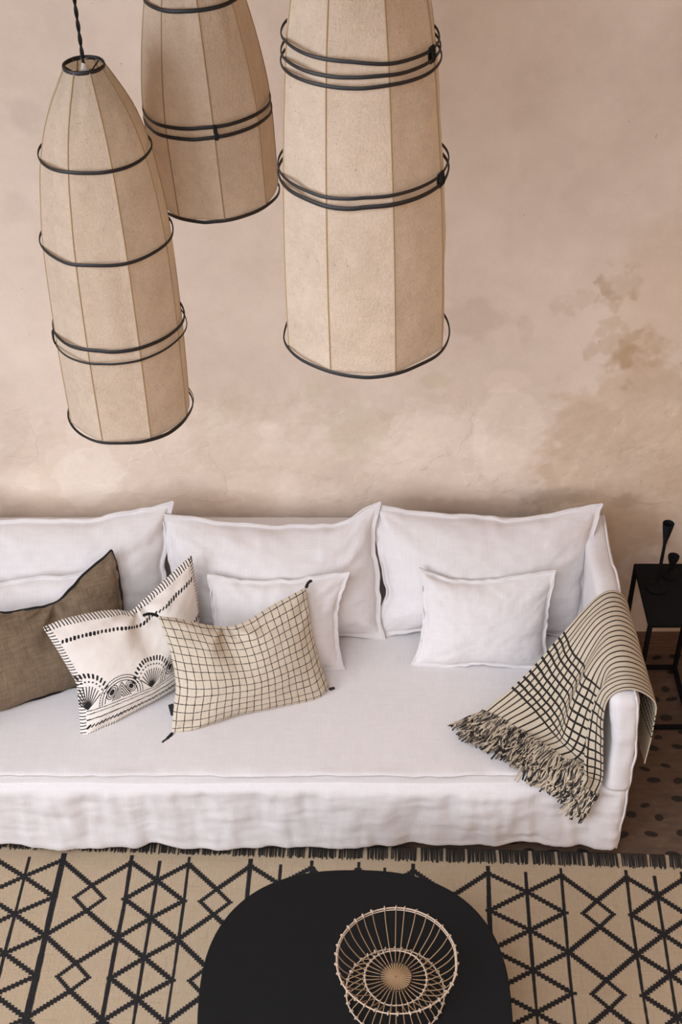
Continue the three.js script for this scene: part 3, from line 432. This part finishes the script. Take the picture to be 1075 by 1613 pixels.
// ---------------------------------------------------------------- paper pendant lamps
const paperTex = dataTex(768, 1024, (i, j, o) => {
  const v = 7 * fbm(i / 30, j / 30, 4) + 5 * vn(i / 2, j / 9) + 5 * vn(i / 9 + 4, j / 2 + 7) + 9 * fbm(i / 140 + 3, j / 140, 3); const f = ss(0.9, 0.96, vn(i / 3 + 30, j / 22 + 8)) + ss(0.92, 0.97, vn(i / 24 + 60, j / 3));
  o[0] = 227 + v - 34 * f; o[1] = 209 + v - 36 * f; o[2] = 186 + v - 36 * f;
});
const paperBump = dataTex(512, 512, (i, j, o) => { const v = 128 + 70 * fbm(i / 60, j / 60, 5) + 30 * vn(i / 3, j / 3); o[0] = o[1] = o[2] = v; }, false);
const paper = new THREE.MeshPhysicalMaterial({ map: paperTex, roughness: 1, transmission: 0.52, thickness: 0, side: THREE.DoubleSide, bumpMap: paperBump, bumpScale: 0.0025, specularIntensity: 0.2 });
const ribMat = new THREE.MeshStandardMaterial({ color: col(0xa0845f), roughness: 0.9 });
const wire = new THREE.MeshStandardMaterial({ color: col(0x1d1b1a), roughness: 0.55 });
const brass = new THREE.MeshStandardMaterial({ color: col(0xb8965f), roughness: 0.5, metalness: 0.4 });
const bulbMat = new THREE.MeshPhysicalMaterial({ color: col(0xf2efe8), roughness: 0.15, clearcoat: 0.6 });
function hoopGeo(pts, hv, hr) {                                 // closed band: hv = half height, hr = half thickness
  const c = new THREE.CatmullRomCurve3(pts, true, 'centripetal'), n = 144, pos = [], idx = [], m = 8;
  for (let i = 0; i < n; i++) { const p = c.getPoint(i / n), o = V(p.x, 0, p.z).normalize(); for (let k = 0; k < m; k++) { const a = k / m * Math.PI * 2; pos.push(p.x + o.x * hr * Math.cos(a), p.y + hv * Math.sin(a), p.z + o.z * hr * Math.cos(a)); } }
  for (let i = 0; i < n; i++) for (let k = 0; k < m; k++) { const a = i * m + k, b = i * m + (k + 1) % m, d = ((i + 1) % n) * m + k, e = ((i + 1) % n) * m + (k + 1) % m; idx.push(a, b, e, a, e, d); }
  const g = new THREE.BufferGeometry(); g.setAttribute('position', new THREE.Float32BufferAttribute(pos, 3)); g.setIndex(idx); g.computeVertexNormals(); return g;
}
// prof: [height above the lower hoop, radius]; hoops: [height, radius factor, tilt x, tilt z, wire radius]
function lampShade(label, x, y, z, prof, phase, hoops, lean, seed, ties = []) {
  const t = thing('pendant_lamp', label, 'lamp', [x, y, z], 'paper pendant lamps'); t.rotation.z = lean;
  const pc = new THREE.SplineCurve(prof.map((p) => new THREE.Vector2(p[1] * 1.012, p[0]))), M = 60, L = pc.getSpacedPoints(M), H = prof[prof.length - 1][0];
  const radAt = (h) => { for (let i = 0; i < M; i++) if (h <= L[i + 1].y) { const k = (h - L[i].y) / (L[i + 1].y - L[i].y || 1); return L[i].x + (L[i + 1].x - L[i].x) * k; } return L[M].x; };
  const n = 8; const rr = rng(seed);
  const corner = (k, h) => { const a = phase + k * 2 * Math.PI / n, R = radAt(h); return V(R * Math.sin(a), h, R * Math.cos(a)); };
  for (let k = 0; k < n; k++) {
    const C = 10, pos = [], uv = [], idx = [], sd = rr() * 50;
    for (let j = 0; j <= M; j++) { const h = H * j / M, a = corner(k, h), b = corner(k + 1, h), w = a.distanceTo(b), ph = phase + (k + 0.5) * 2 * Math.PI / n;
      for (let i = 0; i <= C; i++) { const q = i / C, p = a.clone().lerp(b, q), e = Math.sin(Math.PI * q); const d = e * (0.006 * fbm(q * 2 + sd, h * 7 + sd, 3) + 0.022 * radAt(h)); p.x += Math.sin(ph) * d; p.z += Math.cos(ph) * d; pos.push(p.x, p.y, p.z); uv.push((q - 0.5) * w * 2.2 + sd, h * 1.7); } }
    for (let j = 0; j < M; j++) for (let i = 0; i < C; i++) { const a = j * (C + 1) + i; idx.push(a, a + 1, a + C + 2, a, a + C + 2, a + C + 1); }
    const g = new THREE.BufferGeometry(); g.setAttribute('position', new THREE.Float32BufferAttribute(pos, 3)); g.setAttribute('uv', new THREE.Float32BufferAttribute(uv, 2)); g.setIndex(idx); g.computeVertexNormals();
    mesh('paper_panel', g, paper, t);
    const rp = []; for (let j = 0; j <= 24; j++) rp.push(corner(k, H * j / 24)); mesh('rib', tube(rp, 0.0016, 48, 5), ribMat, t);
  }
  for (const [h, f, tx, tz, wr, wob] of hoops) {
    const R = radAt(Math.max(0, Math.min(H, h))) * (1 + (f - 1) * 0.45), pts = []; for (let i = 0; i < 48; i++) { const a = i / 48 * Math.PI * 2, q = R * (1 + (R > 0.06 ? 0.012 : 0.004) * vn(i * 0.4 + seed, h * 9)); pts.push(V(q * Math.sin(a), h + Math.sin(a) * R * tx + Math.cos(a) * R * tz + (wob ?? Math.min(0.003, R * 0.016)) * vn(Math.cos(a) * 2 + seed, Math.sin(a) * 2 + h * 20), q * Math.cos(a))); }
    mesh('hoop', hoopGeo(pts, (wr ?? 0.0042) * 1.1, (wr ?? 0.0042) * 0.42), wire, t);
  }
  for (const [a, h0, h1, rk] of ties) {                          // dark thread lashing the hoops together
    const pts = [], R = radAt((h0 + h1) / 2) * 1.012; for (let i = 0; i <= 40; i++) { const q = i / 40, w = q * Math.PI * 10; pts.push(V(Math.sin(a) * (R + 0.004 * Math.cos(w)) + Math.cos(a) * (q - 0.5) * 0.014 * rk, (h0 + h1) / 2 + (Math.abs(h1 - h0) / 2 + 0.006) * Math.sin(w), Math.cos(a) * (R + 0.004 * Math.cos(w)) - Math.sin(a) * (q - 0.5) * 0.014 * rk)); }
    mesh('lashing', tube(pts, 0.0016, 120, 5), thread, t);
  }
  // fitting at the top: plate on three arms, lampholder, bulb, twisted cord
  const Rt = radAt(H); const pl = new THREE.CylinderGeometry(Rt * 0.6, Rt * 0.6, 0.004, 28); pl.translate(0, H - 0.02, 0); mesh('plate', pl, brass, t);
  for (let k = 0; k < 3; k++) { const a = k * 2.094 + 0.4; mesh('bracket_arm', tube([V(Rt * 0.5 * Math.sin(a), H - 0.018, Rt * 0.4 * Math.cos(a)), V(Rt * Math.sin(a), H - 0.004, Rt * Math.cos(a))], 0.0018, 6, 6), wire, t); }
  const nip = new THREE.LatheGeometry([[0, 0], [0.011, 0], [0.012, 0.006], [0.007, 0.014], [0.004, 0.022], [0, 0.022]].map((p) => new THREE.Vector2(...p)), 16); nip.translate(0, H - 0.016, 0); mesh('cord_grip', nip, bulbMat, t);
  const hold = new THREE.LatheGeometry([[0, -0.09], [0.02, -0.09], [0.021, -0.03], [0.015, -0.01], [0.008, 0]].map((p) => new THREE.Vector2(...p)), 20); hold.translate(0, H - 0.02, 0); mesh('lampholder', hold, black, t);
  const bl = new THREE.LatheGeometry([[0, -0.11], [0.014, -0.106], [0.028, -0.085], [0.031, -0.062], [0.022, -0.03], [0.014, 0]].map((p) => new THREE.Vector2(...p)), 20); bl.translate(0, H - 0.105, 0); mesh('bulb', bl, bulbMat, t);
  const top = ROOM.loft - y, cordG = []; for (let s = 0; s < 2; s++) { const pts = []; const len = top - H; for (let i = 0; i <= 240; i++) { const q = i / 240, a = q * len / 0.03 * Math.PI * 2 * 0.5 + s * Math.PI; pts.push(V(0.0022 * Math.cos(a) + Math.tan(lean) * 0, H + q * len, 0.0022 * Math.sin(a))); } cordG.push(bare(tube(pts, 0.0026, 480, 5))); }
  mesh('cord', mergeGeometries(cordG), thread, t);
  const rose = new THREE.CylinderGeometry(0.05, 0.055, 0.03, 24); rose.translate(0, top - 0.015, 0); mesh('ceiling_rose', rose, wire, t);
  return t;
}
lampShade('slim paper pendant with its open top ring in view', -0.551, 1.90, 1.0, [[0, 0.159], [0.25, 0.161], [0.50, 0.155], [0.64, 0.141], [0.725, 0.127], [0.82, 0.098], [0.922, 0.045]], THREE.MathUtils.degToRad(25),
  [[0, 1.015, 0, 0, 0.0042], [0.004, 1.05, 0.03, 0.0, 0.0022], [0.243, 1.045, 0.02, 0, 0.003], [0.272, 1.015, 0, 0.03, 0.0048], [0.508, 1.02, 0, 0, 0.0042], [0.725, 1.02, 0, 0, 0.0042], [0.922, 1.0, 0, 0, 0.0048]], 0.0195, 5, [[-1.2, 0.243, 0.272, 0.5]]);
lampShade('shortest-looking paper pendant, hanging between the other two', -0.312, 2.388, 0.75, [[0, 0.152], [0.22, 0.154], [0.36, 0.140], [0.505, 0.112], [0.62, 0.08], [0.74, 0.045]], THREE.MathUtils.degToRad(10),
  [[0, 1.01, 0, 0, 0.0045], [0.218, 1.02, 0, 0, 0.0045], [0.243, 1.02, 0, 0, 0.0045], [0.505, 1.02, 0, 0, 0.0048], [0.74, 1.0, 0, 0, 0.0045]], 0.06, 9, [[0.2, 0.218, 0.243, 0.6]]);
lampShade('widest paper pendant with three hoops near its top', 0.056, 2.386, 1.4, [[0, 0.176], [0.20, 0.174], [0.40, 0.166], [0.62, 0.150], [0.725, 0.136], [0.86, 0.112], [0.96, 0.085], [1.05, 0.045]], THREE.MathUtils.degToRad(19),
  [[0.002, 1.03, 0, 0, 0.0042], [0.384, 1.035, 0, 0, 0.0045], [0.403, 1.04, 0.01, 0, 0.0036], [0.615, 1.03, 0, 0, 0.0036], [0.634, 1.03, 0.0, 0, 0.0036], [0.66, 1.04, -0.06, 0.0, 0.0036], [1.05, 1.0, 0, 0, 0.0045]], 0.028, 13, [[1.05, 0.634, 0.655, 1], [1.1, 0.384, 0.403, 1.4]]);

// ---------------------------------------------------------------- flat-woven rug
{
  const t = thing('rug', 'beige flat-woven rug with black lattice lines under the round table', 'rug', [0, 0, 1.03]); t.rotation.y = THREE.MathUtils.degToRad(-2.1);
  const X0 = -1.62, X1 = 1.70, Z0 = -0.07, Z1 = 2.2, PX = 2048, S = PX / (X1 - X0), PY = Math.round((Z1 - Z0) * S);
  const tex = canvasTex(PX, PY, (c, w, h) => {
    const r = rng(3); c.fillStyle = '#b9a386'; c.fillRect(0, 0, w, h);
    for (let k = 0; k < 16000; k++) { const s = r(); c.fillStyle = s < 0.45 ? 'rgba(110,88,62,0.10)' : s < 0.9 ? 'rgba(232,214,186,0.12)' : 'rgba(150,95,60,0.10)'; if (r() < 0.6) c.fillRect(r() * w, r() * h, 1.5, 6 + r() * 26); else c.fillRect(r() * w, r() * h, 6 + r() * 30, 1.5); }
    c.fillStyle = '#1e1c1c';
    const X = (x) => (x - X0) * S, Y = (z) => (z - Z0) * S, px = (m) => m * S;
    const vert = (x, wd, z0 = 0.0) => { for (let z = z0; z < Z1; z += 0.02) { const q = wd * (1 + 0.25 * vn(x * 9 + 4, z * 6)) + 0.002 * r(); c.fillRect(X(x + 0.004 * vn(x * 33, z * 5)) - px(q / 2), Y(z), px(q), px(0.0205)); } };
    const diag = (x0, z0, x1, z1, wd) => { const n = Math.max(2, Math.round(Math.abs(z1 - z0) / 0.0075)); for (let k = 0; k <= n; k++) { const q = k / n, x = x0 + (x1 - x0) * q, z = z0 + (z1 - z0) * q; const run = Math.abs(x1 - x0) / n + wd * 1.15; c.fillRect(X(x) - px(run / 2), Y(z) - px(wd * 0.42), px(run), px(wd * 0.84)); } };
    const P = 0.15, W = 0.0125, K = 15;
    const tri = (l, m, q, ph) => { for (let k = -0; k < K; k++) { const zc = ph + 0.072 + k * P, zs = ph + k * P; for (const s of [l, q]) { diag(s, zs, m, zc, W); diag(m, zc, s, zs + P, W); } c.fillRect(X(m) - px(0.014), Y(zc) - px(0.011), px(0.028), px(0.022)); } vert(m, 0.0095, ph - 0.01); };
    const dia = (l, q, ph) => { const m = (l + q) / 2, hw = 0.05; for (let k = 0; k < K; k++) { const z = ph + k * 2 * P; diag(l, z, m, z + 0.1, W); diag(q, z, m, z + 0.1, W); diag(m, z + 0.1, m - hw, z + 0.15, 0.0095); diag(m, z + 0.1, m + hw, z + 0.15, 0.0095); diag(m - hw, z + 0.15, m, z + 0.2, 0.0095); diag(m + hw, z + 0.15, m, z + 0.2, 0.0095); diag(m, z + 0.2, l, z + 0.3, W); diag(m, z + 0.2, q, z + 0.3, W); } };
    tri(-1.20, -1.081, -0.963, 0.03); tri(-0.722, -0.624, -0.524, 0.03); tri(-0.31, -0.205, -0.1, 0.03); tri(0.06, 0.155, 0.25, 0.03); tri(0.504, 0.634, 0.754, 0.03); tri(0.977, 1.073, 1.17, 0.03); tri(1.40, 1.5, 1.6, 0.03);
    for (const [l, q] of [[-1.44, -1.20], [-0.963, -0.722], [-0.524, -0.31], [-0.1, 0.06], [0.25, 0.504], [0.754, 0.977], [1.17, 1.40]]) dia(l, q, 0.03);
    for (const [x, wd] of [[-1.44, 0.01], [-1.2, 0.011], [-0.963, 0.019], [-0.722, 0.0125], [-0.524, 0.009], [-0.31, 0.014], [-0.1, 0.012], [0.06, 0.01], [0.25, 0.01], [0.504, 0.014], [0.754, 0.0085], [0.977, 0.0095], [1.17, 0.01], [1.4, 0.01], [1.6, 0.01]]) vert(x, wd, 0.0);
  });
  const g = rbox(X0, X1, 0, 0.009, Z0, Z1, 0.003, 2), p = g.attributes.position, u = g.attributes.uv; for (let i = 0; i < p.count; i++) u.setXY(i, (p.getX(i) - X0) / (X1 - X0), 1 - (p.getZ(i) - Z0) / (Z1 - Z0));
  const ribs = dataTex(256, 256, (i, j, o) => { o[0] = o[1] = o[2] = 128 + 70 * Math.sin(i / 256 * Math.PI * 2 * 32 + vn(i / 9, j / 9)) + 40 * vn(i / 2, j / 12); }, false);
  mesh('woven_field', g, new THREE.MeshStandardMaterial({ map: tex, roughness: 1, bumpMap: rep(ribs, 26, 18), bumpScale: 0.0015 }), t);
  // black fringe folded back over the end of the rug, in bundles
  const r = rng(21); let x = X0 + 0.01; const fm = new THREE.MeshStandardMaterial({ color: col(0x2b2724), roughness: 0.95 });
  while (x < X1 - 0.05) {
    const w = 0.055 + r() * 0.05, gs = []; const n = Math.round(w / 0.0052);
    for (let k = 0; k < n; k++) { const x0 = x + w * (k + 0.5) / n, x1 = x0 + (r() - 0.5) * 0.006, l = 0.052 + r() * 0.012; gs.push(bare(tube([V(x0, 0.004, Z0 - 0.002), V(x0, 0.0125, Z0 + 0.006), V(x0 * 0.5 + x1 * 0.5, 0.0118 + r() * 0.002, Z0 + l * 0.5), V(x1, 0.0112, Z0 + l)], 0.0021, 6, 4))); }
    mesh('fringe_bundle', mergeGeometries(gs), fm, t); x += w + 0.007 + r() * 0.006;
  }
}

// ---------------------------------------------------------------- coffee table
{
  const t = thing('coffee_table', 'round-cornered matt black coffee table on the rug', 'table', [0.04, 0.009, 1.775]);
  const m = new THREE.MeshPhysicalMaterial({ specularIntensity: 0.35, color: col(0x181818), roughness: 0.8 });
  const pts = []; for (let i = 0; i < 160; i++) { const a = i / 160 * Math.PI * 2, c = Math.cos(a), s = Math.sin(a), e = 2 / 2.45; pts.push(new THREE.Vector2(0.452 * Math.sign(c) * Math.abs(c) ** e, 0.452 * Math.sign(s) * Math.abs(s) ** e)); }
  const g = new THREE.ExtrudeGeometry(new THREE.Shape(pts), { depth: 0.02, bevelEnabled: true, bevelThickness: 0.004, bevelSize: 0.004, bevelOffset: -0.004, bevelSegments: 2, curveSegments: 1 }); g.rotateX(-Math.PI / 2); g.translate(0, 0.351 - 0.024, 0); mesh('table_top', g, m, t);
  for (const [x, z] of [[-1, -1], [1, -1], [-1, 1], [1, 1]]) { const l = new THREE.CylinderGeometry(0.018, 0.012, 0.328, 14); l.rotateZ(x * 0.06); l.translate(x * 0.27, 0.164, z * 0.27); mesh('leg', l, m, t); }
}
// ---------------------------------------------------------------- rattan basket on the table
{
  const t = thing('wire_basket', 'open rattan bowl on flared foot, standing on black table', 'basket', [0.157, 0.36, 1.752]);
  const rat = new THREE.MeshStandardMaterial({ color: col(0xa0805d), roughness: 0.7 }), pale = new THREE.MeshStandardMaterial({ color: col(0xcbb49c), roughness: 0.75 });
  const H = 0.168, HW = 0.075, RR = 0.171, RW = 0.089, RF = 0.142, n = 34, rd = rng(8);
  const ring = (name, R, y, wr, m) => { const p = []; for (let i = 0; i < 40; i++) { const a = i / 40 * Math.PI * 2; p.push(V(R * (1 + 0.01 * vn(i * 0.5, R * 40)) * Math.sin(a), y + 0.002 * vn(i * 0.4, 7), R * Math.cos(a))); } mesh(name, tube(p, wr, 160, 6, true), m, t); };
  ring('rim', RR, H, 0.0023, pale); ring('rim', RR - 0.003, H - 0.006, 0.0017, pale); ring('bowl_ring', RW, HW, 0.0021, pale); ring('foot_ring', RF, 0.004, 0.0022, pale); ring('dark_ring', 0.046, HW + 0.0062, 0.0014, wire);
  const kn = [];
  for (let k = 0; k < n; k++) {
    const a = (k + 0.2 * (rd() - 0.5)) / n * Math.PI * 2, d = (R, y, da = 0) => V(R * Math.sin(a + da), y, R * Math.cos(a + da)); const j = (rd() - 0.5) * 0.04;
    mesh('spoke', tube([d(0.004, HW), d(0.045, HW - 0.001), d(RW, HW + 0.002), d(0.118, HW + 0.022, j * 0.5), d(0.150, HW + 0.056, j), d(RR - 0.003, H, j), d(RR, H + 0.007, j)], 0.0015, 26, 5), rat, t);
    mesh('foot_spoke', tube([d(RW - 0.004, HW), d(RW + 0.012, HW - 0.022), d(0.122, 0.03), d(RF, 0.004, -j)], 0.0015, 14, 5), rat, t);
    for (const [R, y, s] of [[RR, H, 0.0052], [RF, 0.005, 0.005]]) { const b = new THREE.TorusGeometry(s, 0.002, 5, 8); b.rotateY(a + Math.PI / 2 + (rd() - 0.5)); b.translate(R * Math.sin(a + j), y, R * Math.cos(a + j)); kn.push(bare(b)); }
    const b2 = new THREE.TorusGeometry(0.004, 0.0018, 5, 8); b2.rotateY(a + Math.PI / 2); b2.translate(RW * Math.sin(a), HW, RW * Math.cos(a)); kn.push(bare(b2));
  }
  const bd = mesh('binding', mergeGeometries(kn), pale, t); bd.userData = { kind: 'stuff', label: 'pale string bindings' };
  const ds = []; for (let k = 0; k < 34; k++) { const a = k / 34 * Math.PI * 2 + 0.05; ds.push(bare(tube([V(0.002 * Math.sin(a), HW + 0.003, 0.002 * Math.cos(a)), V(0.046 * Math.sin(a), HW + 0.002, 0.046 * Math.cos(a))], 0.0024, 4, 5))); }
  mesh('centre_weave', mergeGeometries(ds), rat, t).userData = { label: 'dense round rattan centre' };
}
// ---------------------------------------------------------------- side table with candle holders
{
  const t = thing('side_table', 'slim black metal side table beyond the sofa arm', 'table', [1.21, 0, 0.255]);
  const m = new THREE.MeshPhysicalMaterial({ color: col(0x161617), roughness: 0.85, specularIntensity: 0.25 });
  const x0 = 1.09, x1 = 1.33, z0 = 0.09, z1 = 0.42, b = 0.016;
  wpart('table_top', rbox(x0, x1, 0.535, 0.55, z0, z1, 0.003), m, t);
  for (const x of [x0, x1 - b]) for (const z of [z0, z1 - b]) wpart('leg', rbox(x, x + b, 0, 0.535, z, z + b, 0.002), m, t);
  for (const z of [z0, z1 - b]) wpart('stretcher', rbox(x0 + b, x1 - b, 0.0, b, z, z + b, 0.002), m, t);
  for (const x of [x0, x1 - b]) wpart('stretcher', rbox(x, x + b, 0.0, b, z0 + b, z1 - b, 0.002), m, t);
  const hold = (label, x, z, prof, cat) => {
    const c = thing('candle_holder', label, 'candle holder', [x, 0.55, z], 'black candle holders');
    const k = prof.findIndex((p) => p[2]); const base = prof.slice(0, k + 1), cup = prof.slice(k);
    mesh('stem', new THREE.LatheGeometry(base.map((p) => new THREE.Vector2(p[0], p[1])), 24), m, c); mesh('cup', new THREE.LatheGeometry(cup.map((p) => new THREE.Vector2(p[0], p[1])), 24), m, c);
  };
  hold('tall black candle holder with flared cup on side table', 1.152, 0.22, [[0, 0], [0.042, 0], [0.042, 0.006], [0.012, 0.012], [0.0065, 0.03], [0.0058, 0.2, 1], [0.008, 0.222], [0.013, 0.25], [0.0185, 0.285], [0.0205, 0.302], [0.0175, 0.302], [0.013, 0.285], [0, 0.28]]);
  hold('short black candle holder next to the tall one', 1.215, 0.15, [[0, 0], [0.035, 0], [0.035, 0.005], [0.013, 0.011], [0.0085, 0.03, 1], [0.011, 0.05], [0.02, 0.078], [0.021, 0.088], [0.018, 0.088], [0.012, 0.075], [0, 0.072]]);
}

renderer.render(scene, camera);
